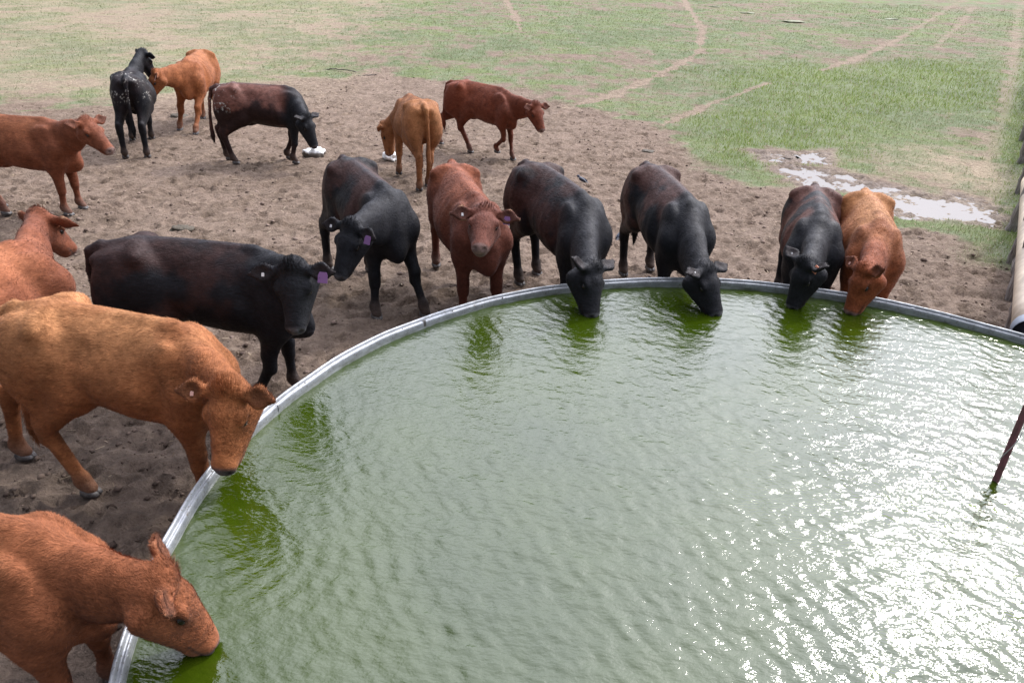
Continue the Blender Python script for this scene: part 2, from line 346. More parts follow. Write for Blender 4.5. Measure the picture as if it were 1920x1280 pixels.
# ------------------------------------------------------------------ round galvanised tank and its water
mg, t, p = mat('galvanised_steel', .5, (.4, .41, .42), metal=.6)
tcn = nd(t, 'ShaderNodeTexCoord')
n = nd(t, 'ShaderNodeTexNoise', Scale=14, Detail=6, Roughness=.7); t.links.new(tcn.outputs['Object'], n.inputs['Vector'])
n2_ = nd(t, 'ShaderNodeTexNoise', Scale=90, Detail=3); t.links.new(tcn.outputs['Object'], n2_.inputs['Vector'])
c_ = mixc(t, maprange(t, n.outputs[0], .35, .7, 0, 1), (.40, .415, .43), (.22, .23, .235))
c_ = mixc(t, maprange(t, n2_.outputs[0], .58, .68, 0, .85), c_, (.17, .15, .12))
t.links.new(c_, p.inputs['Base Color']); t.links.new(maprange(t, n.outputs[0], .3, .7, .4, .62), p.inputs['Roughness'])
mw, t, p = mat('tank_side_steel', .5, (.42, .44, .44), metal=.5)
n, b, _ = noise_bump(t, p, 8, .2, .01)
t.links.new(mixc(t, maprange(t, n.outputs[0], .35, .7, 0, 1), (.45, .47, .47), (.16, .17, .13)), p.inputs['Base Color'])
tank = empty('water_tank', (TC[0], TC[1], 0)); tag(tank, 'large round galvanised steel stock tank full of green water', 'water tank')
o0 = (0, 0)
def ring(name, prof, mt, n=360):
    V, F = lathe(prof, o0, n); a_ = np.arctan2(V[:, 1], V[:, 0]); k_ = 1 + (.0022 * np.sin(3 * a_ + 1) + .0014 * np.sin(7 * a_) + .0011 * np.sin(17 * a_ + 2) + .0007 * np.sin(41 * a_)); V[:, 0] *= k_; V[:, 1] *= k_; V[:, 2] += (.004 * np.sin(5 * a_ + .6) + .002 * np.sin(13 * a_)) * (V[:, 2] > .3); return mesh(name, V, F, mt, tank)
RO = lambda r: TR - r * .46
ring('rim', [(TR - .004, .47), (TR + .002, .50), (TR + .008, .515), (TR + .010, .53), (TR + .007, .541), (TR, .546), (RO(.013), .542), (RO(.018), .530), (RO(.023), .524), (RO(.034), .5215), (RO(.044), .526), (RO(.052), .524), (RO(.058), .512), (RO(.060), .49)], mg)
ring('inner_wall', [(RO(.0605), .4895), (RO(.062), .40), (RO(.062), .02)], mw)
zz = np.linspace(.0, .47, 60)
ring('outer_wall', [(TR - .006 + .010 * math.sin(z / .068 * 2 * math.pi), z) for z in zz], mw)
V, F = lathe([(0.02, .03), (1.5, .03), (RO(.063), .03)], o0, 64); mesh('floor', V, F, mw, tank)
dk = mat('bolt_steel', .6, (.10, .09, .08), metal=.3)[0]
for k in range(14):
    a = R(8 + k * 360 / 14); ca, sa = math.cos(a), math.sin(a)
    prof = [(RO(.0635), .488), (RO(.0612), .514), (RO(.053), .5275), (RO(.044), .5295), (RO(.034), .525), (RO(.023), .5275)]
    w = .011 / TR
    V = [(r_ * math.cos(a + s_), r_ * math.sin(a + s_), z_) for r_, z_ in prof for s_ in (-w, w)]
    mesh('seam_strap', np.array(V), np.array([[2 * i, 2 * i + 1, 2 * i + 3, 2 * i + 2] for i in range(len(prof) - 1)]), dk if k % 2 else mg, tank, smooth=False)
for k in range(42):
    a = R(3 + k * 360 / 42); r_ = RO(.030)
    V, F = tube([(r_ * math.cos(a), r_ * math.sin(a), .518), (r_ * math.cos(a), r_ * math.sin(a), .5285)], [.005, .004], 6)
    mesh('bolt', V, F, dk, tank)

# water surface: wind ripples plus rings from the drinking muzzles
n_ = 620; u = np.linspace(-1, 1, n_); U, Vv = np.meshgrid(u, u); U = U.ravel(); Vv = Vv.ravel()
rw = RO(.0615) + .012
X = rw * U * np.sqrt(1 - Vv * Vv / 2); Y = rw * Vv * np.sqrt(1 - U * U / 2)
PX = X + TC[0]; PY = Y + TC[1]
z = np.zeros(len(X)); rg = np.random.default_rng(5)
amp = .75 + .5 * fbm(np.stack([PX, PY], 1), .9, 2, 5)
for lam in np.geomspace(.048, .34, 52):
    th = rg.normal(R(250), .75); kx, ky = 2 * np.pi / lam * np.cos(th), 2 * np.pi / lam * np.sin(th)
    z += (.0178) * lam / (2 * np.pi) * (1.3 if lam < .12 else .45) * np.sin(kx * PX + ky * PY + rg.uniform(0, 6.3) + 1.2 * np.sin(1.7 * PX + 2.1 * PY + lam * 9))
z *= amp * (1 - .58 * np.exp(-(np.clip(rw - np.hypot(X, Y), 0, None) / .95) ** 2) * sstep(1.2, -.6, X * .8 - Y * .5))
MUZ = [(.66, 5.08, 1.), (1.62, 5.06, 1.), (2.33, 5.02, .8), (2.66, 4.83, .9), (-1.2, 2.23, 1.1), (-1.25, 3.27, .6)]
for mx, my, am in MUZ:
    r_ = np.hypot(PX - mx, PY - my); th = np.arctan2(PY - my, PX - mx)
    z += am * .0012 * np.exp(-r_ / .75) * sstep(.03, .1, r_) * np.sin(2 * np.pi * r_ / (.085 + .012 * r_) + .8 * np.sin(3 * th + mx * 5) + .5 * np.sin(7 * th))
ii = (np.arange(n_ - 1)[:, None] * n_ + np.arange(n_ - 1)[None]); WF = np.stack([ii, ii + 1, ii + n_ + 1, ii + n_], -1).reshape(-1, 4)
m, t, p = mat('green_tank_water', .018, (.058, .098, .008), ior=1.47)
p.inputs['Specular IOR Level'].default_value = .6
tcn = nd(t, 'ShaderNodeTexCoord')
mp = nd(t, 'ShaderNodeMapping', Scale=(1, 1.7, 1), Rotation=(0, 0, R(25))); t.links.new(tcn.outputs['Object'], mp.inputs[0])
a = nd(t, 'ShaderNodeTexNoise', Scale=34, Detail=3, Roughness=.5); t.links.new(mp.outputs[0], a.inputs['Vector'])
b = nd(t, 'ShaderNodeBump', Strength=.5, Distance=.0072); t.links.new(a.outputs[0], b.inputs['Height']); t.links.new(b.outputs[0], p.inputs['Normal'])
murk = nd(t, 'ShaderNodeTexNoise', Scale=1.3, Detail=4); t.links.new(tcn.outputs['Object'], murk.inputs['Vector'])
t.links.new(mixc(t, maprange(t, murk.outputs[0], .35, .65, 0, 1), (.020, .036, .0010), (.029, .047, .0018)), p.inputs['Base Color'])
tag(mesh('water', np.column_stack([PX, PY, WATER + z]), WF, m), kind='structure')

# maroon steel post standing in the water, with thin wire wound on it
mr, t, p = mat('maroon_paint', .55, (.17, .055, .065))
n, b, _ = noise_bump(t, p, 30, .3, .004); t.links.new(mixc(t, maprange(t, n.outputs[0], .4, .7, 0, 1), (.27, .10, .12), (.15, .08, .08)), p.inputs['Base Color'])
sp_ = empty('steel_post', (2.394, 2.859, .03)); tag(sp_, 'thin maroon steel post standing in the water near the right edge', 'post')
def yprof(z0, z1):
    a = np.array([0, 2.09, 4.19]); ring_ = []
    for q in a:
        for da, r_ in ((-.18, .017), (.18, .017), (1.047, .004)): ring_.append((math.cos(q + da + .5) * r_, math.sin(q + da + .5) * r_))
    ring_ = np.array(ring_); k = len(ring_); V = np.concatenate([np.column_stack([ring_, np.full(k, z)]) for z in (z0, z1)])
    return V, [np.array([[i, (i + 1) % k, k + (i + 1) % k, k + i] for i in range(k)])]
V, F = yprof(0, 1.25); mesh('post_shaft', V, F, mr, sp_, smooth=False)
wm = mat('pale_wire', .4, (.62, .60, .62), metal=.4)[0]
h_ = np.linspace(.52, 1.0, 40); V, F = tube(np.stack([.021 * np.cos(h_ * 16), .021 * np.sin(h_ * 16), h_], 1), .0022, 5); mesh('wire_wrap', V, F, wm, sp_)

# ------------------------------------------------------------------ weathered log fence and pale pipe at the right edge
ml, t, p = mat('weathered_log', .85, (.3, .27, .25), spec=.2)
n, b, src = noise_bump(t, p, 9, .8, .02, 6, stretch=(7, 7, .6))
c_ = mixc(t, maprange(t, n.outputs[0], .32, .68, 0, 1), (.13, .11, .10), (.38, .345, .32)); t.links.new(c_, p.inputs['Base Color'])
def log(P0, P1, r0, r1, bend=.03, knots=0, seed=0):
    rr = np.random.default_rng(seed); s = np.linspace(0, 1, 18); P0 = np.array(P0, float); P1 = np.array(P1, float)
    off = np.cumsum(rr.normal(0, bend / 4, (18, 3)), 0); off -= s[:, None] * off[-1] + (1 - s[:, None]) * off[0]
    r_ = (r0 + (r1 - r0) * s) * (1 + .04 * rr.normal(0, 1, 18))
    V, F = tube(P0 + (P1 - P0) * s[:, None] + off, r_, 14)
    V[:-2] += rr.normal(0, .0035, V[:-2].shape); return V, F
fe = empty('log_fence', (4.32, 5.73, 0)); tag(fe, 'weathered grey log fence running away along the right edge', 'fence')
posts = [((4.36, 5.70), (4.38, 5.72), .062, 1.25), ((4.82, 6.44), (4.86, 6.50), .055, 1.45), ((5.42, 7.42), (5.40, 7.40), .05, 1.1), ((6.10, 8.58), (6.16, 8.66), .07, 1.25), ((7.3, 10.4), (7.3, 10.4), .06, 1.3), ((8.6, 12.45), (8.6, 12.5), .07, 1.3),
         ((9.85, 14.45), (9.85, 14.45), .065, 1.3), ((10.98, 16.1), (10.98, 16.1), .07, 1.3), ((12.5, 18.6), (12.5, 18.6), .07, 1.35), ((14.2, 21.3), (14.2, 21.3), .07, 1.35)]
fo = np.array([4.32, 5.73, 0])
for i, (a, b_, r_, h) in enumerate(posts):
    V, F = log((*a, -.15 + slope(a[1])), (*b_, h + slope(a[1])), r_, r_ * .8, .025, seed=i); mesh('post', V - fo, F, ml, fe)
for i in range(3, len(posts) - 1):
    a, b_ = posts[i][0], posts[i + 1][0]
    for h in (.45, 1.0):
        if i == 3 and h > .6: continue
        V, F = log((a[0] + .1, a[1] - .1, h + slope(a[1])), (b_[0] + .1, b_[1] + .1, h + .04 + slope(b_[1])), .045, .04, .05, seed=30 + i); mesh('rail', V - fo, F, ml, fe)
V, F = log((5.25, 6.95, .10), (6.22, 8.75, .62), .055, .05, .05, seed=71); mesh('rail', V - fo, F, ml, fe)
mp_, t, p = mat('cream_pipe', .5, (.62, .52, .40)); n, b, _ = noise_bump(t, p, 10, .15, .01); t.links.new(mixc(t, maprange(t, n.outputs[0], .3, .7, 0, 1), (.60, .50, .38), (.40, .32, .24)), p.inputs['Base Color'])
pi = empty('water_pipe', (3.9, 4.95, 0)); tag(pi, 'wide cream pipe lying behind the grey posts, dark open end at the tank rim', 'pipe')
D = np.array([.535, .845, 0]); po = np.array([3.9, 4.95, 0]); A0 = np.array([3.77, 4.73, .39])
V, F = tube([A0 + D * s for s in np.linspace(.12, 5.6, 12)], .122, 28); mesh('pipe_body', V - po, F, mp_, pi)
V, F = merge([tube([A0 + D * s for s in (-.01, .0, .12)], [.122, .129, .129], 28, False), tube([A0 + D * s for s in (-.01, .11)], [.122, .112], 28, False)]); mesh('end_collar', V - po, F, mat('blue_grey_collar', .5, (.20, .23, .28))[0], pi)
V, F = tube([A0 + D * .105, A0 + D * .11], [.114, .114], 24); mesh('bore_shade_disc', V - po, F, mat('bore_shade', .9, (.012, .012, .022))[0], pi)  # near-black disc fills the pipe mouth, its shade put in as colour
for q in (.45, 2.6, 4.9):
    c0 = A0 + D * q; V, F = log((c0[0] - .03, c0[1] + .02, .12), (c0[0] + .22, c0[1] - .14, .14), .14, .13, .02, seed=int(q * 10)); mesh('support_block', V - po, F, ml, pi)
for (x, y, s_) in ((3.72, 4.66, 'thin pale wire hanging down into the tank, nearer the grey post'), (3.80, 4.60, 'thin pale wire hanging down in front of the dark pipe mouth')):
    V, F = tube([(0, 0, -.06), (.004, .0, .2), (0, .003, .5), (.0, 0, 1.0)], .0022, 6); tag(mesh('hanging_wire', V, F, wm, loc=(x, y, WATER)), s_, 'wire')

# ------------------------------------------------------------------ salt lumps, birds, dung, sticks
def blob(seed, sx, sy, sz, n=20, rough=.35):
    a = np.linspace(0, np.pi, n); b_ = np.linspace(0, 2 * np.pi, 2 * n, endpoint=False); A, B = np.meshgrid(a, b_, indexing='ij')
    D_ = np.stack([np.sin(A) * np.cos(B), np.sin(A) * np.sin(B), np.cos(A)], -1).reshape(-1, 3)
    r_ = 1 + rough * (fbm(D_ + 5, 1.7, 3, seed) - .5) * 2; D_ = np.sign(D_) * np.abs(D_) ** .8
    V = D_ * r_[:, None] * np.array([sx, sy, sz]); m_ = 2 * n
    i = np.arange(n - 1)[:, None] * m_; j = np.arange(m_)[None]; jn = (j + 1) % m_
    return V, [np.stack([i + j, i + m_ + j, i + m_ + jn, i + jn], -1).reshape(-1, 4)]
ms = attr_mat('salt', 'tint', .6)
for (x, y, sd, tx) in ((-3.19, 11.28, 3, 'white topped salt lump at the muzzle of the brown grazing cow'), (-1.97, 11.15, 8, 'ragged white salt lump under the muzzle of the tan calf')):
    V, F = blob(sd, .15, .11, .095, 22, .6); V[:, 2] = np.maximum(V[:, 2], -.04) + .06 - .05 * sstep(0.02, .0, np.abs(V[:, 0] - .04)) * (V[:, 2] > .02)
    k = sstep(.075, .115, V[:, 2] + .05 * (fbm(V, 22, 2, sd) - .5) - (.02 if sd == 8 else 0) * 0 + (.035 if sd == 8 else 0))[:, None]
    o = mesh('salt_lick', V, F, ms, col={'tint': k * np.array([.82, .82, .80]) + (1 - k) * np.array([.17, .145, .12])}, loc=(x, y, ground_z(x, y) - .02)); o.rotation_euler = (0, 0, sd); tag(o, tx, 'salt lump', 'salt lumps on the bare ground')
mbk = attr_mat('feathers', 'tint', .6)
def bird(x, y, rz, tx, dark):
    V, F = blob(2, .062, .026, .028, 12, .05); V[:, 2] += .045 + V[:, 0] * .35
    hd, hf = blob(3, .02, .018, .018, 10, .05); hd += np.array([.062, 0, .085])
    c1 = np.where((V[:, 2:3] - V[:, 0:1] * .35 - .045) < .012 if not dark else V[:, 2:3] > 9, np.array([.75, .75, .73]), np.array([.05, .06, .09]))
    Vm, Fm = merge([(V, F), (hd, hf)]); cc = np.concatenate([c1, np.tile(np.array([.06, .07, .10]), (len(hd), 1))])
    o = mesh('bird', Vm, Fm, mbk, col={'tint': cc}, loc=(x, y, ground_z(x, y))); o.rotation_euler = (0, 0, rz); tag(o, tx, 'bird', 'small birds among the cattle')
    dkf = mat('dark_feather', .6, (.035, .04, .055))[0]
    for s in (-1, 1):
        V, F = blob(5, .055, .007, .022, 10, .05); V = V + np.array([-.02, s * .026, .048]); V[:, 2] += V[:, 0] * .3; mesh('wing', V, F, dkf, o)
        V, F = tube([(.0, s * .012, .03), (.004, s * .013, .0)], .002, 5); mesh('leg', V, F, dkf, o)
    V, F = blob(6, .05, .011, .004, 10, .05); V = V + np.array([-.10, 0, .012]); V[:, 2] += (V[:, 0] + .1) * .45; mesh('tail', V, F, dkf, o)
    V, F = tube([(.08, 0, .086), (.098, 0, .084)], [.004, .001], 6); mesh('beak', V, F, dkf, o)
bird(1.18, 7.76, R(60), 'small dark bird with white underside on mud between two black drinking cows', False)
bird(.93, 10.3, R(150), 'small pale winged bird on the mud behind the black drinking cow', False)
md = mat('dung', .8, (.07, .055, .035))[0]; noise_bump(md.node_tree, md.node_tree.nodes['Principled BSDF'], 30, .9, .02)
for i, (x, y, s_, tx) in enumerate(((-6.54, 14.14, 1.0, 'dark dung pat between the black cow and the front legs of the orange cow'), (-3.69, 7.56, .8, 'dark dung pat on bare mud above the back of the large black cow'), (2.2, 12.4, .7, 'dark dung pat beside the green patch behind the drinking cows'), (-1.9, 6.05, .7, 'dark dung pat by the legs of the black cow with turned head'))):
    V, F = blob(40 + i, .16 * s_, .13 * s_, .05 * s_, 18, .5); V[:, 2] = np.maximum(V[:, 2], -.01); tag(mesh('dung_pat', V, F, md, loc=(x, y, ground_z(x, y))), tx, 'dung', 'dung pats')
mtf = attr_mat('tuft_blade', 'tint', .8)
for i, (x, y, s_, tx) in enumerate(((12.19, 35.38, 1.0, 'largest dark grass tuft in the far pasture between two paths'), (10.9, 38.6, .7, 'small dark tuft beyond the largest tuft'), (17.6, 37.9, .7, 'dark grass tuft beside the right hand cattle track'), (9.9, 41, .6, 'farthest small dark tuft near the winding path'))):
    V, F = blob(60 + i, .42 * s_, .34 * s_, .07 * s_, 22, .6); V[:, 2] = np.maximum(V[:, 2], -.02); f_ = fbm(V, 30, 3, i)[:, None]
    tag(mesh('grass_tuft', V, F, mtf, col={'tint': np.array([.16, .17, .10]) * (1 - f_) + np.array([.36, .36, .25]) * f_}, loc=(x, y, ground_z(x, y))), tx, 'grass tuft', 'dark tufts in the far pasture')
mst = mat('dead_stick', .85, (.15, .125, .105))[0]
for i, (x, y, L_, az, tx) in enumerate(((-4.8, 20.1, 1.1, -.45, 'long dark stick lying where the bare ground meets the grass'), (-4.0, 19.75, .5, .5, 'short dark stick lying beside the long stick'))):
    V, F = log((-L_ / 2, 0, .01), (L_ / 2, 0, .03), .013, .007, .04, seed=90 + i); o = mesh('stick', V, F, mst, loc=(x, y, ground_z(x, y))); o.rotation_euler = (0, 0, az); tag(o, tx, 'stick')
# ------------------------------------------------------------------ cattle
def smin(a, b, k):
    h = np.maximum(k - np.abs(a - b), 0) / k; return np.minimum(a, b) - h * h * k * .25
nrm = lambda v: np.asarray(v, float) / np.linalg.norm(v)

class Field:
    def __init__(s, lo, hi, vx, kap):
        s.lo = np.array(lo); s.vx = vx; s.n = np.ceil((np.array(hi) - lo) / vx).astype(int) + 1; s.kap = kap
        s.D = np.full(s.n, .4, np.float32); s.ax = [(s.lo[i] + vx * np.arange(s.n[i])).astype(np.float32) for i in range(3)]
    def bend(s, x): return s.kap / 2 * np.maximum(x - .2, 0) ** 2
    def op(s, lo, hi, fn, k, warp, mode='add'):
        lo = np.array(lo, float) - k - 2 * s.vx; hi = np.array(hi, float) + k + 2 * s.vx
        if warp:
            b_ = [s.bend(lo[0]), s.bend(hi[0])]; lo[1] += min(b_); hi[1] += max(b_)
        i0 = np.clip(np.floor((lo - s.lo) / s.vx).astype(int), 0, s.n); i1 = np.clip(np.ceil((hi - s.lo) / s.vx).astype(int) + 1, 0, s.n)
        if (i1 <= i0).any(): return
        sl = tuple(slice(a, b) for a, b in zip(i0, i1))
        x, y, z = s.ax[0][sl[0]][:, None, None], s.ax[1][sl[1]][None, :, None], s.ax[2][sl[2]][None, None, :]
        if warp: y = y - s.bend(x)
        d = fn(x, y, z); cur = s.D[sl]
        s.D[sl] = smin(cur, d, k) if mode == 'add' else -smin(-cur, d, k)
    def cone(s, a, b, ra, rb, k=.05, e=1., sd=None, warp=True, mode='add'):
        a = np.asarray(a, float); b = np.asarray(b, float); ab = b - a; L2 = ab @ ab + 1e-9
        if sd is not None:
            sd = np.asarray(sd, float); sd = sd - ab * (sd @ ab) / L2; sd = sd / np.linalg.norm(sd)
        def fn(x, y, z):
            px, py, pz = x - a[0], y - a[1], z - a[2]
            tt = np.clip((px * ab[0] + py * ab[1] + pz * ab[2]) / L2, 0, 1)
            qx, qy, qz = px - tt * ab[0], py - tt * ab[1], pz - tt * ab[2]
            q2 = qx * qx + qy * qy + qz * qz
            if sd is not None: c = qx * sd[0] + qy * sd[1] + qz * sd[2]; q2 = q2 + (e * e - 1) * c * c
            return np.sqrt(q2) - (ra + (rb - ra) * tt)
        r = max(ra, rb) * max(1, 1 / e)
        s.op(np.minimum(a, b) - r, np.maximum(a, b) + r, fn, k, warp, mode)
    def ell(s, c, r, k=.05, M=None, warp=True, mode='add'):
        """ellipsoid, rows of M are its axes"""
        c = np.asarray(c, float); r = np.asarray(r, float); M = np.eye(3) if M is None else np.asarray(M, float); rm = r.max() if False else np.sqrt(((M.T * r) ** 2).sum(1))
        def fn(x, y, z):
            px, py, pz = x - c[0], y - c[1], z - c[2]; q = 0; q2 = 0
            for i in range(3):
                u = px * M[i, 0] + py * M[i, 1] + pz * M[i, 2]; q = q + (u / r[i]) ** 2; q2 = q2 + (u / r[i] ** 2) ** 2
            k0 = np.sqrt(q); return k0 * (k0 - 1) / np.maximum(np.sqrt(q2), 1e-4)
        s.op(c - rm, c + rm, fn, k, warp, mode)
    def mesh(s):
        D = s.D; n = D.shape; neg = D < 0
        c = np.zeros(tuple(k - 1 for k in n), np.int8)
        for dx in (0, 1):
            for dy in (0, 1):
                for dz in (0, 1): c += neg[dx:n[0] - 1 + dx, dy:n[1] - 1 + dy, dz:n[2] - 1 + dz]
        I = np.argwhere((c > 0) & (c < 8)); idx = np.full(c.shape, -1, np.int64); idx[tuple(I.T)] = np.arange(len(I))
        acc = np.zeros((len(I), 3)); cnt = np.zeros(len(I))
        cor = [(a, b, d) for a in (0, 1) for b in (0, 1) for d in (0, 1)]
        for p0 in cor:
            for ax in range(3):
                if p0[ax]: continue
                p1 = list(p0); p1[ax] = 1
                a = D[I[:, 0] + p0[0], I[:, 1] + p0[1], I[:, 2] + p0[2]]; b = D[I[:, 0] + p1[0], I[:, 1] + p1[1], I[:, 2] + p1[2]]
                w = (a < 0) != (b < 0); tt = np.where(w, a / np.where(w, a - b, 1), 0)
                pt = np.tile(np.array(p0, float), (len(I), 1)); pt[:, ax] = tt
                acc += pt * w[:, None]; cnt += w
        V = (I + acc / cnt[:, None]) * s.vx + s.lo
        Q = []
        for ax in range(3):
            o1, o2 = [(1, 2), (2, 0), (0, 1)][ax]
            s0 = [slice(None)] * 3; s1 = [slice(None)] * 3; s0[ax] = slice(0, -1); s1[ax] = slice(1, None)
            E = np.argwhere(neg[tuple(s0)] != neg[tuple(s1)])
            E = E[(E[:, o1] > 0) & (E[:, o2] > 0) & (E[:, o1] < n[o1] - 1) & (E[:, o2] < n[o2] - 1)]
            inv = neg[tuple(E.T)]
            def cell(d1, d2): C = E.copy(); C[:, o1] -= d1; C[:, o2] -= d2; return idx[tuple(C.T)]
            q = np.stack([cell(1, 1), cell(0, 1), cell(0, 0), cell(1, 0)], 1); q[~inv] = q[~inv][:, ::-1]; Q.append(q)
        Q = np.concatenate(Q); Q = Q[(Q >= 0).all(1)]
        # two relaxation passes
        for lam in (.5, -.3, .4):
            A = np.zeros_like(V); C = np.zeros(len(V))
            for i, j in ((0, 1), (1, 2), (2, 3), (3, 0)):
                for a, b in ((i, j), (j, i)): np.add.at(A, Q[:, a], V[Q[:, b]]); np.add.at(C, Q[:, a], 1)
            V = V + lam * (A / np.maximum(C, 1)[:, None] - V)
        return V, Q

def dirv(y, p): return np.array([math.cos(y) * math.cos(p), math.sin(y) * math.cos(p), math.sin(p)])
# trunk stations: x, top, bottom, half width
ST = np.array([(-.03, 1.04, .86, .09), (.03, 1.105, .74, .155), (.12, 1.14, .66, .205), (.24, 1.155, .62, .235), (.40, 1.148, .595, .232), (.58, 1.135, .545, .268), (.76, 1.12, .515, .288), (.94, 1.115, .50, .262),
               (1.06, 1.115, .505, .215), (1.17, 1.07, .53, .185), (1.24, .97, .57, .145), (1.31, .86, .63, .085)])
LEGD = {'FL': (1.13, .145), 'FR': (1.13, -.145), 'HL': (.14, .15), 'HR': (.14, -.15)}
m_eye = mat('eye_dark', .2, (.012, .008, .006))[0]
m_hoof, t, p = mat('hoof_horn', .55, (.06, .055, .055)); n, b, _ = noise_bump(t, p, 40, .4, .004); t.links.new(mixc(t, maprange(t, n.outputs[0], .35, .65, 0, 1), (.035, .032, .032), (.13, .115, .105)), p.inputs['Base Color'])
m_tag = {k: mat('ear_tag_' + k, .45, v)[0] for k, v in dict(purple=(.21, .095, .24), orange=(.72, .26, .15), white=(.75, .72, .70), pink=(.72, .42, .34)).items()}
def coat_mat(name, rough, spec, sheen, sc):
    m, t, p = mat(name, rough, spec=spec); a = nd(t, 'ShaderNodeAttribute', attribute_name='coat'); tcn = nd(t, 'ShaderNodeTexCoord')
    n = nd(t, 'ShaderNodeTexNoise', Scale=14, Detail=5, Roughness=.65); t.links.new(tcn.outputs['Object'], n.inputs['Vector'])
    mp = nd(t, 'ShaderNodeMapping', Scale=(22, 60, 75), Rotation=(0, .5, 0)); t.links.new(tcn.outputs['Object'], mp.inputs[0])
    h = nd(t, 'ShaderNodeTexNoise', Scale=1, Detail=4, Roughness=.7, Distortion=.6); t.links.new(mp.outputs[0], h.inputs['Vector'])
    c1 = mixc(t, 1.0, a.outputs['Color'], mixc(t, maprange(t, n.outputs[0], .3, .7, 0, 1), (.70, .68, .66), (1.2, 1.22, 1.24)), 'MULTIPLY')
    t.links.new(mixc(t, 1.0, c1, mixc(t, maprange(t, h.outputs[0], .32, .68, 0, 1), (.76, .73, .70), (1.20, 1.23, 1.26)), 'MULTIPLY'), p.inputs['Base Color'])
    b0 = nd(t, 'ShaderNodeBump', Strength=.5, Distance=.012); t.links.new(n.outputs[0], b0.inputs['Height'])
    b = nd(t, 'ShaderNodeBump', Strength=.7, Distance=.008); t.links.new(h.outputs[0], b.inputs['Height']); t.links.new(b0.outputs[0], b.inputs['Normal']); t.links.new(b.outputs[0], p.inputs['Normal'])
    t.links.new(maprange(t, n.outputs[0], .3, .7, rough + .1, rough - .12), p.inputs['Roughness'])
    p.inputs['Sheen Weight'].default_value = sheen; p.inputs['Sheen Roughness'].default_value = .45; return m
m_red = coat_mat('red_coat', .75, .2, .06, 1); m_blk = coat_mat('black_coat', .6, .14, .01, 1)

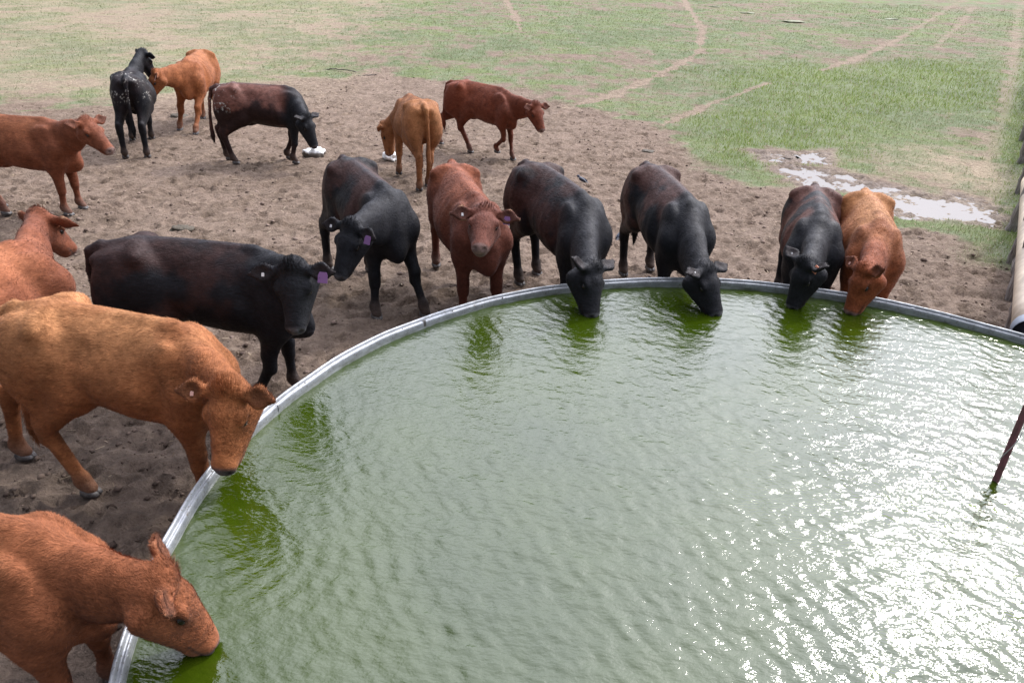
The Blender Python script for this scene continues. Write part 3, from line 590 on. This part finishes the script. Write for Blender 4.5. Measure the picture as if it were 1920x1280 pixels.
def make_cow(key, label, v, hooves, base, kind='red', vx=.0125, fur=36000, tags=(), tail=(0., 0.), top=None, rim=.15, brn=1.7, earrot=0., headcol=None, muzzle=(.22, .14, .115), dirt=0., faded=.6, belly=None, fl=.017, fw=.0026, hook=1., girth=1., lift=None):
    X0, Y0, th, s, l, kap, yn, pn, yh, ph, ro, nl, hl, ea = v
    base = np.array(base)
    lx = lambda x: x * l
    hd = kap * (lx(1.1) - .2)
    bnd = lambda x: kap / 2 * max(x - .2, 0) ** 2
    nb = np.array([lx(1.10), bnd(lx(1.10)), .95])
    nd_ = dirv(hd + yn, pn); poll = nb + .62 * nl * nd_
    f = dirv(hd + yn + yh, ph); lf = np.array([-math.sin(hd + yn + yh), math.cos(hd + yn + yh), 0]); up = np.cross(f, lf)
    Lv = math.cos(ro) * lf + math.sin(ro) * up; U = np.cross(f, Lv)
    H = lambda a, b, c: poll + f * a * hl + Lv * b + U * c
    HM = np.array([f, Lv, U])
    nose = H(.46, 0, -.08)
    hv = {k: np.array(hooves.get(k, LEGD[k]), float) * np.array([l, 1]) for k in LEGD}
    pts = np.array([poll, nose, poll + Lv * .3, poll - Lv * .3] + [[h[0], h[1] + bnd(h[0]), 0] for h in hv.values()])
    lo = np.minimum(pts.min(0) - .16, [-.32, -.36, -.02]); hi = np.maximum(pts.max(0) + .16, [lx(1.36) + .1, .36, 1.24]); 
    by = bnd(lx(1.36)); lo[1] = min(lo[1], by - .3, -.36); hi[1] = max(hi[1], by + .3); lo[2] = min(-.02, nose[2] - .14)
    F = Field(lo, hi, vx, kap)
    # trunk
    xs = np.linspace(ST[0, 0], ST[-1, 0], 120); tb = [np.interp(xs, ST[:, 0], ST[:, i]) for i in (1, 2, 3)]
    ker = np.hanning(15); ker /= ker.sum(); tb = [np.convolve(np.pad(q, 7, mode='edge'), ker, 'valid') for q in tb]
    def trunk(x, y, z):
        xl = x / l; T, Bm, Hw = (np.interp(xl, xs, q) for q in tb); Hw = Hw * girth * (.96 - .06 * sstep(.9, 1.1, xl)); T = T - .012 - .03 * sstep(.85, 1.1, xl)
        zc = Bm + .41 * (T - Bm); a = np.where(z > zc, T - zc, zc - Bm); n_ = np.where(z > zc, 1.6, 2.15)
        fr = (np.abs(y) / Hw) ** n_ + (np.abs(z - zc) / a) ** n_; fr = fr ** (1 / n_); d = (fr - 1) * np.minimum(Hw, a) - (.0012) * np.sin(xl * 2 * np.pi / .088 + z * 4) * sstep(.52, .6, xl) * sstep(.98, .9, xl) * sstep(.10, .2, np.abs(y)) * sstep(.62, .72, z)
        e = np.maximum(np.maximum(ST[0, 0] - xl, xl - ST[-1, 0]), -.3); return -smin(-d, -(e + 0 * d), .08)
    F.op([lx(-.05), -.32, .48], [lx(1.38), .32, 1.18], trunk, .04, True)
    F.cone([lx(.02), 0, 1.085], [lx(1.0), 0, 1.075], .030, .032, .03)                      # spine ridge
    F.cone([lx(.98), 0, 1.045], [lx(1.10), 0, 1.03], .055, .045, .04)                       # withers
    for sg in (1, -1):
        F.ell([lx(.46), sg * .285, 1.0], [.13 * l, .07, .075], .10, mode='sub')            # hollow flank
        F.cone([lx(.25), sg * .09, 1.10], [lx(.27), sg * .185, 1.055], .040, .046, .06)    # hook bone
        F.cone([lx(.0), sg * .085, 1.02], [lx(.08), sg * .10, 1.02], .036, .05, .08)      # pin bone
        F.ell([lx(1.08), sg * .135, .80], [.14, .068, .24], .08, M=[[.95, 0, .3], [0, 1, 0], [-.3, 0, .95]])   # shoulder blade
        F.ell([lx(.94), sg * .27, .86], [.045, .05, .22], .08, mode='sub', M=[[.95, 0, .3], [0, 1, 0], [-.3, 0, .95]])   # groove behind shoulder
        F.ell([lx(.20), sg * .135, .86], [.21, .105, .24], .07)                             # thigh
        F.ell([lx(.06), sg * .125, .78], [.115, .09, .19], .07)                             # ham
    F.cone([lx(1.12), 0, .64], [lx(1.24), 0, .60], .135, .095, .08, 1.3, [0, 1, 0])          # brisket
    F.cone([lx(1.18), 0, .555], [lx(1.26), 0, .57], .065, .05, .06, 1.6, [0, 1, 0])
    # legs
    HO = []
    for kname, h in hv.items():
        sg = 1 if kname[1] == 'L' else -1; up_ = (lift or {}).get(kname, 0.)
        hx, hy = h
        if kname[0] == 'F':
            E_ = np.array([lx(1.07), sg * .14, .60]); sw = (hx - lx(1.13))
            fet = np.array([hx - .035, hy, .10 + up_]); kn = E_ * .5 + fet * .5 + np.array([.015 + .05 * max(-sw, 0) + (.10 if up_ else 0), 0, -.02])
            F.cone([lx(1.14), sg * .15, .76], E_, .12, .10, .07, 1.3, [0, 1, 0]); F.cone(E_, kn + [0, 0, .05], .092, .054, .05, 1.2, [0, 1, 0])
            F.cone(kn + [0, 0, .05], kn - [0, 0, .035], .052, .050, .02); F.cone(kn - [0, 0, .02], fet, .038, .033, .02)
        else:
            sw = hx - lx(.14)
            st = np.array([lx(.34) + .22 * sw, sg * .165, .66]); fet = np.array([hx - .03, hy, .10 + up_]); hk = np.array([hx - .11 - .30 * sw, hy * .9 + sg * .015, .425 + .3 * up_])
            F.cone([lx(.24), sg * .14, .86], st, .16, .105, .08, 1.5, [0, 1, 0]); F.cone([lx(.10), sg * .13, .74], hk + [0.02, 0, .06], .12, .05, .08, 1.35, [0, 1, 0])
            F.cone(st, hk + [.02, 0, .03], .098, .052, .06, 1.2, [0, 1, 0]); F.cone(hk + [-.036, 0, .06], hk - [0.0, 0, .05], .032, .045, .025); F.cone(hk, fet, .045, .035, .025)
        F.cone(fet + [0, 0, .012], fet - [0, 0, .012], .043, .045, .02); F.cone(fet, [hx + .005, hy, .045 + up_], .040, .043, .02)
        HO.append((hx, hy + bnd(hx), up_, kap * max(hx - .2, 0)))
    F.ell([lx(.42), 0, .575], [.09, .08, .05], .06)
    # neck
    back = H(.03, 0, -.07); thr = H(.08, 0, -.16); side = nrm(np.array([-math.sin(hd), math.cos(hd), 0]) * .7 + Lv * .7)
    B_ = lambda x, z: np.array([lx(x), bnd(lx(x)), z])
    mid = lambda a, b, w: a * (1 - w) + b * w
    for a, b, ra, rm_, rb, e, k in ((B_(1.06, .94), back, .118, .092, .080, 1.25, .05), (B_(1.10, .85), mid(back, thr, .5), .175, .118, .085, 1.35, .05), (B_(1.14, .76), thr, .135, .092, .062, 1.4, .06)):
        c = mid(a, b, .5) + np.array([0, 0, .0]); F.cone(a, c, ra, rm_, k, e, side, False); F.cone(c, b, rm_, rb, k, e, side, False)
    # head
    c3 = lambda a, b, r1, r2, k, e=1., sd=None: F.cone(H(*a), H(*b), r1, r2, k, e, sd, False)
    el = lambda c, r, k, mode='add', M=HM: F.ell(H(*c), r, k, M, False, mode)
    el((.07, 0, -.075), (.115, .094, .082), .03); el((.005, 0, -.02), (.05, .075, .045), .035); el((.150, 0, -.075), (.095, .101, .070), .03)
    c3((.15, 0, -.074), (.36, 0, -.084), .086, .060, .035); el((.405, 0, -.082), (.048, .065, .046), .02); el((.425, 0, -.092), (.034, .056, .044), .012); el((.385, 0, -.128), (.046, .050, .026), .012)
    for sg in (1, -1):
        c3((.09, sg * .058, -.155), (.34, sg * .024, -.125), .068, .042, .04); el((.150, sg * .091, -.040), (.042, .026, .022), .02); el((.175, sg * .114, -.068), (.030, .022, .017), .015, 'sub')
        el((.450, sg * .036, -.070), (.022, .016, .014), .008, 'sub')
        # ear
        ab = H(.035, sg * .075, -.035); at_ = poll + f * (ea + .01) + Lv * sg * .265 - U * .02; ax = nrm(at_ - ab); ln = np.linalg.norm(at_ - ab)
        nrm_e = nrm(np.array([math.cos(hd + yn + yh), math.sin(hd + yn + yh), .35]) + .25 * U); nrm_e = nrm(nrm_e - ax * (nrm_e @ ax)); wd = np.cross(nrm_e, ax); ME = np.array([ax, wd, nrm_e])
        if earrot: ca, sa_ = math.cos(sg * earrot), math.sin(sg * earrot); nrm_e, wd = nrm_e * ca + wd * sa_, wd * ca - nrm_e * sa_; ME = np.array([ax, wd, nrm_e])
        F.cone(ab - ax * .02, ab + ax * .05, .034, .030, .025, 1., None, False); m1 = ab + ax * ln * .5
        F.cone(ab + ax * .03, m1, .026, .058, .015, 2.3, nrm_e, False); F.cone(m1, ab + ax * ln * .93, .058, .016, .012, 2.3, nrm_e, False)
        F.cone(ab + ax * .05 + nrm_e * .022, m1 + nrm_e * .024, .014, .046, .010, 2.2, nrm_e, False, 'sub'); F.cone(m1 + nrm_e * .024, ab + ax * ln * .86 + nrm_e * .016, .046, .012, .010, 2.2, nrm_e, False, 'sub')
        if sg == 1: earL = (ab, ax, ln, ME)
        else: earR = (ab, ax, ln, ME)
    el((.38, 0, -.145), (.045, .04, .028), .025)
    # tail
    ty, tx_ = tail
    tp = [np.array([lx(.02), 0, 1.085]), np.array([-.055, ty * .1, 1.05]), np.array([-.085 + tx_ * .3, ty * .4, .92]), np.array([-.085 + tx_ * .7, ty * .8, .70]), np.array([-.075 + tx_, ty, .52]), np.array([-.07 + tx_, ty * 1.05, .40]), np.array([-.065 + tx_, ty * 1.05, .30])]
    tr = [.042, .034, .024, .021, .026, .032, .014]
    for a, b, r1, r2 in zip(tp[:-1], tp[1:], tr[:-1], tr[1:]): F.cone(a, b, r1, r2, .012)
    V, Q = F.mesh()
    # ---- coat colour (patches; black spine and head, red ear edges hold painted sky light)
    W_ = V.copy(); W_[:, 1] -= kap / 2 * np.maximum(W_[:, 0] - .2, 0) ** 2
    hp = (V - poll) @ HM.T
    onhead = sstep(.62, .42, np.linalg.norm((hp - [.2, 0, -.08]) * [1, 1, 1], axis=1)); isneck = sstep(.92, 1.12, W_[:, 0] / l + .12 * (W_[:, 2] - .8))
    nzz = fbm(V, 4.5, 4, hash(key) % 1 + ord(key) * 3); nz2 = fbm(V * [1, 1, 2.2], 16, 3, ord(key)); legm = sstep(.55, .38, W_[:, 2]) * (1 - onhead)
    if kind == 'black':
        brown = brn * np.array([.060, .025, .018]) * faded / .6; k = np.clip(sstep(.38, .62, nzz + .25 * (sstep(.6, 1.15, W_[:, 2]) - .5)) * (1 - isneck) * (1 - onhead) * (1 - legm) * faded, 0, 1)[:, None]
        C = base * (1 - k) + brown * k * (.6 + .8 * nz2[:, None]); ridge = (np.exp(-(W_[:, 1] / .035) ** 2) * sstep(1.05, 1.12, W_[:, 2]))[:, None] * .5; C = C * (1 - ridge) + np.array([.03, .03, .034]) * ridge  # ridge: grey-blue spine highlight painted into the black coat
        hk_ = np.clip(onhead + isneck * .7, 0, 1)[:, None]; C = C * (1 - hk_) + np.array(headcol or (.016, .016, .0185)) * hk_  # black head and neck lifted to grey, sky light put into the colour
        mz = np.array([.12, .115, .122])
    else:
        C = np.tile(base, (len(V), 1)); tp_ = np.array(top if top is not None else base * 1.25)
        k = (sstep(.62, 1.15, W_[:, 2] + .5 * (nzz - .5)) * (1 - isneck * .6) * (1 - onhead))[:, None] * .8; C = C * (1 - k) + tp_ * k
        C = C * (.72 + .34 * nz2[:, None]) * (.72 + .56 * fbm(V, 5, 5, ord(key) + 5)[:, None]) ; dk = (sstep(.5, .66, nzz) * (1 - onhead) * .35)[:, None]; C = C * (1 - dk) + base * np.array([.62, .5, .42]) * dk
        C = C * (1 - legm[:, None] * .15); mz = np.array(muzzle)
    k = (sstep(.405, .435, hp[:, 0] / hl) * onhead * sstep(.11, .07, np.abs(hp[:, 1])))[:, None]; C = C * (1 - k) + mz * k
    mouth = (np.exp(-((hp[:, 2] + .122) / .007) ** 2) * sstep(.30, .34, hp[:, 0] / hl) * sstep(.12, .08, np.abs(hp[:, 1])) * onhead)[:, None] * .75; C = C * (1 - mouth) + np.array([.02, .012, .01]) * mouth
    nos = np.zeros(len(V)); 
    for sg in (1, -1): nos = np.maximum(nos, np.exp(-((hp - [.452 * hl, sg * .036, -.070]) ** 2).sum(1) / .021 ** 2)); nos = np.maximum(nos, .8 * np.exp(-(((hp - [.175 * hl, sg * .097, -.068]) / [1.5, 1, .8]) ** 2).sum(1) / .022 ** 2))
    C = C * (1 - nos[:, None] * .92)
    for (ab, ax, ln, ME) in (earL, earR):
        q = (V - ab) @ ME.T; k = (sstep(.2 * ln, .4 * ln, q[:, 0]) * sstep(.05, .035, np.abs(q[:, 1])) * sstep(-.004, .004, q[:, 2] + .0) * (np.abs(q[:, 2]) < .03) * (q[:, 0] < ln) * .7)[:, None]
        C = C * (1 - k) + (C * .35 + np.array([.02, .012, .01])) * k
        if kind != 'black': k = (sstep(.30 * ln, .5 * ln, q[:, 0]) * np.maximum(sstep(.046, .058, np.abs(q[:, 1])), sstep(.94 * ln, 1.02 * ln, q[:, 0])) * (np.abs(q[:, 1]) < .09) * (np.abs(q[:, 2]) < .05) * (q[:, 0] < 1.15 * ln) * rim)[:, None]; C = C * (1 - k) + np.array([.52, .34, .20]) * k  # pale ear edges: backlight painted into the coat of red cattle
    if dirt:
        k = (sstep(.62, .70, fbm(V, 62, 2, 7)) * sstep(.36, .1, W_[:, 0]) * sstep(.72, .85, W_[:, 2]) * sstep(.48, .6, fbm(V, 7, 2, 12)) * dirt)[:, None]; C = C * (1 - k) + np.array([.46, .44, .39]) * k
    mud_ = (sstep(.22, .05, W_[:, 2]) * (.35 + .5 * nz2) * (1 - onhead))[:, None]; C = C * (1 - mud_) + np.array([.13, .09, .07]) * mud_
    C = np.clip(C, .004, .9)
    # ---- short coat: hair strands lying along the hide
    a, b, c_, d_ = (V[Q[:, i]] for i in range(4)); fn = np.cross(c_ - a, d_ - b); ar = np.linalg.norm(fn, axis=1); fn /= np.maximum(ar, 1e-9)[:, None]
    rg = np.random.default_rng(ord(key)); fi = rg.choice(len(Q), fur, p=ar / ar.sum()); u, w = rg.uniform(0, 1, (2, fur, 1))
    P0 = (a[fi] * (1 - u) + b[fi] * u) * (1 - w) + (d_[fi] * (1 - u) + c_[fi] * u) * w; n_ = fn[fi]; cf = C[Q[fi, 0]]
    hpf = (P0 - poll) @ HM.T; oh = sstep(.5, .36, np.linalg.norm(hpf - [.2, 0, -.08], axis=1))[:, None]
    flow = np.array([-1, 0, -.55]) * (1 - oh) + oh * (-f * .8 + U * 0); sw_ = fbm(P0, 5., 2, 91)[:, None] - .5; sw2 = fbm(P0, 6., 2, 95)[:, None] - .5
    flow = flow + np.concatenate([0 * sw_, 1.6 * sw_, 1.8 * sw2], 1) + rg.normal(0, .20, (fur, 3)); flow -= n_ * (flow * n_).sum(1, keepdims=True); flow /= np.linalg.norm(flow, axis=1, keepdims=True) + 1e-9
    sv = np.cross(n_, flow); roll = rg.normal(0, .3, (fur, 1)); sv = sv * np.cos(roll) + n_ * np.sin(roll)
    keep = ~((hpf[:, 0] / hl > .37) & (oh[:, 0] > .5)) & (P0[:, 2] > .09)
    tw = np.exp(-((P0[:, 0] + .07 - tx_) / .07) ** 2) * np.exp(-((P0[:, 1] - ty) / .07) ** 2) * sstep(.62, .5, P0[:, 2]) * (P0[:, 2] > .25)      # tail switch
    crest = np.exp(-((hpf[:, 0] + .0) / .06) ** 2) * np.exp(-(hpf[:, 1] / .06) ** 2) * (hpf[:, 2] > -.06)
    ln_ = fl * rg.uniform(.6, 1.35, (fur, 1)) * (1 + 2.5 * tw[:, None] + .9 * crest[:, None]); lf_ = rg.uniform(.06, .34, (fur, 1)) * (.45 if kind == 'black' else 1) + .5 * crest[:, None]
    leg_s = (1 - .45 * sstep(.55, .4, P0[:, 2]))[:, None]; ln_ = ln_ * leg_s
    flow = np.where(tw[:, None] > .4, np.array([0, 0, -1.]) + rg.normal(0, .16, (fur, 3)), flow)
    tip = P0 + flow * ln_ + n_ * ln_ * lf_; wv = sv * fw * rg.uniform(.6, 1.2, (fur, 1)); P0 = P0 - n_ * .002
    SV = np.stack([P0 - wv, P0 + wv, tip], 1)[keep]; cf = (cf * rg.uniform(.74, 1.26, (fur, 1)))[keep]
    nV = len(V); ns = len(SV)
    AV = np.concatenate([V, SV.reshape(-1, 3)]) * s; AF = [Q, nV + np.arange(3 * ns).reshape(-1, 3)]
    AC = np.concatenate([C, np.repeat(cf, 3, 0)]); sm = np.concatenate([np.ones(len(Q), bool), np.zeros(ns, bool)])
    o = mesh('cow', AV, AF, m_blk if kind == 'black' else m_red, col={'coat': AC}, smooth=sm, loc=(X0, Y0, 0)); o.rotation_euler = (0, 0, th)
    tag(o, label, 'cow', 'young cattle around the water tank')
    # ---- children: eyes, cloven hooves, ear tags
    for sg in (1, -1):
        Vb, Fb = blob(1, .020, .014, .014, 10, 0); mesh('eye', (Vb @ HM + H(.175, sg * .0895, -.064)) * s, Fb, m_eye, o)
    for hx, hy, up_, yaw in HO:
        parts = []
        for sg in (1, -1):
            Vb, Fb = blob(2, 1, 1, 1, 12, 0); z_ = (Vb[:, 2] + 1) / 2
            q = np.stack([.012 + Vb[:, 0] * (.062 - .018 * z_) - .012 * z_, sg * .0235 + Vb[:, 1] * (.026 - .005 * z_), z_ * (.060 - .014 * np.clip(Vb[:, 0], -1, 1) * -1 * 0) - .002], 1)
            q[:, 2] *= 1 - .35 * np.clip(Vb[:, 0], 0, 1); q[:, 1] -= sg * .010 * np.clip(Vb[:, 0], 0, 1)
            cy, sy = math.cos(yaw), math.sin(yaw); q = np.stack([hx + cy * q[:, 0] - sy * q[:, 1], hy + sy * q[:, 0] + cy * q[:, 1], q[:, 2] + up_], 1); parts.append((q * s, Fb))
        Vh, Fh = merge(parts); mesh('hoof', Vh, Fh, m_hoof, o)
    for sd_, colr, size, pos in tags:
        ab, ax, ln, ME = earL if sd_ == 'L' else earR
        c = ab + ax * ln * pos + ME[2] * .012; dn = nrm(np.array([0, 0, -1.]) + ME[2] * .35); rt = nrm(ax - dn * (ax @ dn)); nn = np.cross(dn, rt); w2, h2 = size
        out = np.array([(-.35, 0), (.35, 0), (.5, .32), (.5, 1), (-.5, 1), (-.5, .32)]); k = len(out)
        fr = np.array([c + rt * a_[0] * w2 + dn * a_[1] * h2 + nn * .0035 for a_ in out]); bk = fr - nn * .005
        cc = np.concatenate([fr, bk, [fr.mean(0)], [bk.mean(0)]]); T_ = [[i, (i + 1) % k, 2 * k] for i in range(k)] + [[k + (i + 1) % k, k + i, 2 * k + 1] for i in range(k)]; Q_ = [[(i + 1) % k, i, k + i, k + (i + 1) % k] for i in range(k)]
        mesh('ear_tag', cc * s, [np.array(T_), np.array(Q_)], m_tag[colr], o, smooth=False)
    return o

BLK = (.0105, .0105, .0125)
BIG = (.058, .064); CLIP = (.016, .022)
FIT = {
    'A': ([-5.6603, 10.7776, 1.917, 1.0406, 1.0668, 0.1942, -0.5715, 0.5523, -0.3771, -1.1013, 0.1658, 1.0308, 0.9299, 0.0562], {'HL': [-0.01, 0.2], 'HR': [-0.04, -0.09], 'FR': [1.2, -0.14]}),
    'B': ([-5.8775, 14.1695, 4.8852, 1.0843, 1.0702, -0.0675, -0.5607, 0.0239, -0.4655, -0.9819, 0.017, 0.9735, 0.9489, 0.0596], {'FL': [1.42, 0.09], 'FR': [1.12, -0.25], 'HL': [0.06, 0.1]}),
    'C': ([-4.3532, 10.7041, 0.2618, 0.9833, 0.977, -0.2714, -0.9939, -0.2759, 0.4442, -1.1763, -0.0659, 0.9728, 1.0277, -0.0105], {'HR': [0.15, -0.16], 'HL': [0.03, 0.12], 'FR': [1.04, -0.16], 'FL': [0.94, 0.15]}),
    'D': ([-6.1603, 7.9943, 0.0674, 0.9638, 0.976, -0.0728, -0.4277, 0.3401, -0.0086, -0.6222, -0.0003, 0.9933, 1.0007, 0.0], {'FR': [1.091, -0.133], 'HR': [0.352, -0.147]}),
    'E': ([-1.2041, 9.4388, 1.9169, 1.0041, 0.9512, 0.0107, 0.6373, -0.5644, 0.3585, -1.5769, -0.0502, 1.0046, 1.0011, -0.0053], {'HL': [0.048, 0.095], 'HR': [0.233, -0.064], 'FL': [1.003, 0.189]}),
    'F': ([-1.1361, 12.1923, -0.4347, 0.9606, 1.0612, -0.4815, 0.1732, 0.0274, -0.2249, -0.9397, -0.0204, 1.0177, 0.9811, 0.0575], {'HR': [0.45, -0.14], 'HL': [-0.28, 0.15], 'FR': [0.97, -0.08], 'FL': [1.25, 0.05]}),
    'G': ([-1.6062, 6.5765, -1.0306, 0.9875, 1.0306, -0.0003, -0.8457, 0.0556, -0.2694, -1.0341, -0.095, 0.9925, 0.9542, 0.0625], {'FR': [1.178, -0.182], 'FL': [1.319, 0.202], 'HR': [-0.06, -0.2]}),
    'H': ([-0.6144, 6.6447, -1.3787, 0.9673, 1.1569, 0.1831, -0.2561, 0.4309, -0.1856, -0.2761, -0.0402, 0.8609, 0.9783, 0.097], {'HR': [-0.09, -0.156], 'HL': [0.33, 0.06]}),
    'I': ([0.0583, 6.5375, -1.0318, 1.0083, 1.0558, -0.2869, -0.2162, -0.2043, 0.2384, -1.0508, -0.5902, 1.1639, 0.7963, -0.0599], {'HR': [0.18, -0.12], 'HL': [0.05, 0.16]}),
    'J': ([1.1847, 6.7179, -1.3507, 0.9911, 1.0707, -0.1447, -0.0468, -0.2048, 0.5822, -0.9117, -0.1517, 1.1857, 0.7996, -0.0019], {'HR': [0.04, -0.12], 'HL': [-0.05, 0.2]}),
    'K': ([2.659, 6.3894, -1.8577, 0.929, 0.9763, -0.0219, -0.2081, -0.0727, -0.6401, -1.3183, 0.128, 1.0391, 0.8717, -0.0545], {}),
    'L': ([3.0954, 6.3521, -1.8262, 0.9126, 1.0281, -0.0472, -0.3047, -0.083, -0.3465, -1.2141, 0.4977, 1.0112, 0.8538, -0.0493], {}),
    'M': ([-3.3724, 3.2133, 1.2283, 0.9656, 1.0015, 0.1667, 0.5889, 0.2191, -0.6148, -0.8862, 0.012, 1.0491, 0.9148, 0.1076], {}),
    'N': ([-2.5687, 4.1707, 0.1835, 0.9655, 0.9836, -0.4971, -0.7825, 0.4104, -0.4376, -1.0871, 0.1365, 0.9171, 0.8781, 0.0462], {'FR': [0.95, -0.14], 'FL': [1.16, 0.1]}),
    'O': ([-2.5689, 3.3186, -0.1014, 0.9386, 0.9569, -0.1972, -0.6699, 0.1378, -0.7541, -1.0505, 0.0744, 0.9822, 0.9329, 0.0393], {'HR': [0.34, -0.2], 'HL': [-0.3, 0.06]}),
    'P': ([-2.4364, 1.8775, -0.0389, 0.8424, 0.9243, -0.0462, -0.1035, 0.0649, 0.4658, -1.1456, -0.2257, 0.9235, 0.9635, -0.0232], {}),
}
RED = (.225, .068, .030); ORG = (.33, .108, .036); TAN = (.34, .14, .055); DRD = (.14, .041, .023)
HERD = [
 ('A', 'black cow seen from behind, white flecks on its rump, head turned to the orange cow', dict(base=BLK, kind='black', faded=.25, dirt=1., girth=1.1, tail=(.02, 0.))),
 ('B', 'orange cow nuzzling behind the black cow, pinkish tag hanging from its ear', dict(base=ORG, top=(.37, .135, .045), tags=[('L', 'pink', (.05, .07), .55)])),
 ('C', 'dark brown cow in side view, pale flecks on rump, muzzle at a salt lump', dict(earrot=.75, vx=.011, base=(.026, .0125, .0105), kind='black', faded=1.0, brn=1.5, girth=1.1, dirt=1.2, tail=(-.04, -.06))),
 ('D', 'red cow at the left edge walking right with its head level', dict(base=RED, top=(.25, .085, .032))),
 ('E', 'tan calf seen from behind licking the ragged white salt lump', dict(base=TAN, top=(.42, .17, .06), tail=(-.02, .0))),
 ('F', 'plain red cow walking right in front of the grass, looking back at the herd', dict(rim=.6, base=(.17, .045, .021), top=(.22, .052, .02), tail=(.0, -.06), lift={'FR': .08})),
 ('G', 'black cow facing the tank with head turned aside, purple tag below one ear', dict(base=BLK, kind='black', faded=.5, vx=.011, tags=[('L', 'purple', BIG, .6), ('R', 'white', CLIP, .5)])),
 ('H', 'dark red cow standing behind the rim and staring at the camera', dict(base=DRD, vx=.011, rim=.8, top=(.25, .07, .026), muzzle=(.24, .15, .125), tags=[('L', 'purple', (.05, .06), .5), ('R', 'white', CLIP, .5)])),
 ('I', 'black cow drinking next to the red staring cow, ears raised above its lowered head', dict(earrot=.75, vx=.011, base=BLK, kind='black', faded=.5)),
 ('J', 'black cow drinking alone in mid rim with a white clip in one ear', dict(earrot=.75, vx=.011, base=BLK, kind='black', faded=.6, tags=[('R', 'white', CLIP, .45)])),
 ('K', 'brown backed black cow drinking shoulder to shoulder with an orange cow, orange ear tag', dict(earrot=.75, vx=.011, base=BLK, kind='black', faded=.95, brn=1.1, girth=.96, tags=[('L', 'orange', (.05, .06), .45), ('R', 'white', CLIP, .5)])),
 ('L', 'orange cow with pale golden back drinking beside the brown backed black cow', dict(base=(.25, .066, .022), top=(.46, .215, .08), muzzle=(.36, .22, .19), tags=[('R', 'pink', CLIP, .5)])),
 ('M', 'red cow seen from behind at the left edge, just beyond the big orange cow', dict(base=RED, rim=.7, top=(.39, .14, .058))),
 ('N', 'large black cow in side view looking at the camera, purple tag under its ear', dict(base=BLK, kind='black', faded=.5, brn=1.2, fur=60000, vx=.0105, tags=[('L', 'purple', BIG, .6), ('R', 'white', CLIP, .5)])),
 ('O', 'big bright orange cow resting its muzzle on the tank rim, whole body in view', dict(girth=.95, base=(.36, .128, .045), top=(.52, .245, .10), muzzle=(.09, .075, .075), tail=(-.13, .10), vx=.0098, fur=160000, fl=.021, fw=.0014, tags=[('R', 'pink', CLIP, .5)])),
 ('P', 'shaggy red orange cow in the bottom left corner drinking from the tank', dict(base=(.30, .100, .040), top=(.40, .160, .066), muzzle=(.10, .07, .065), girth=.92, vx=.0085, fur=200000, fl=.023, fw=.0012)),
]
for key, lab, kw in HERD:
    v_, h_ = FIT[key]
    make_cow(key, lab, v_, h_, **kw)
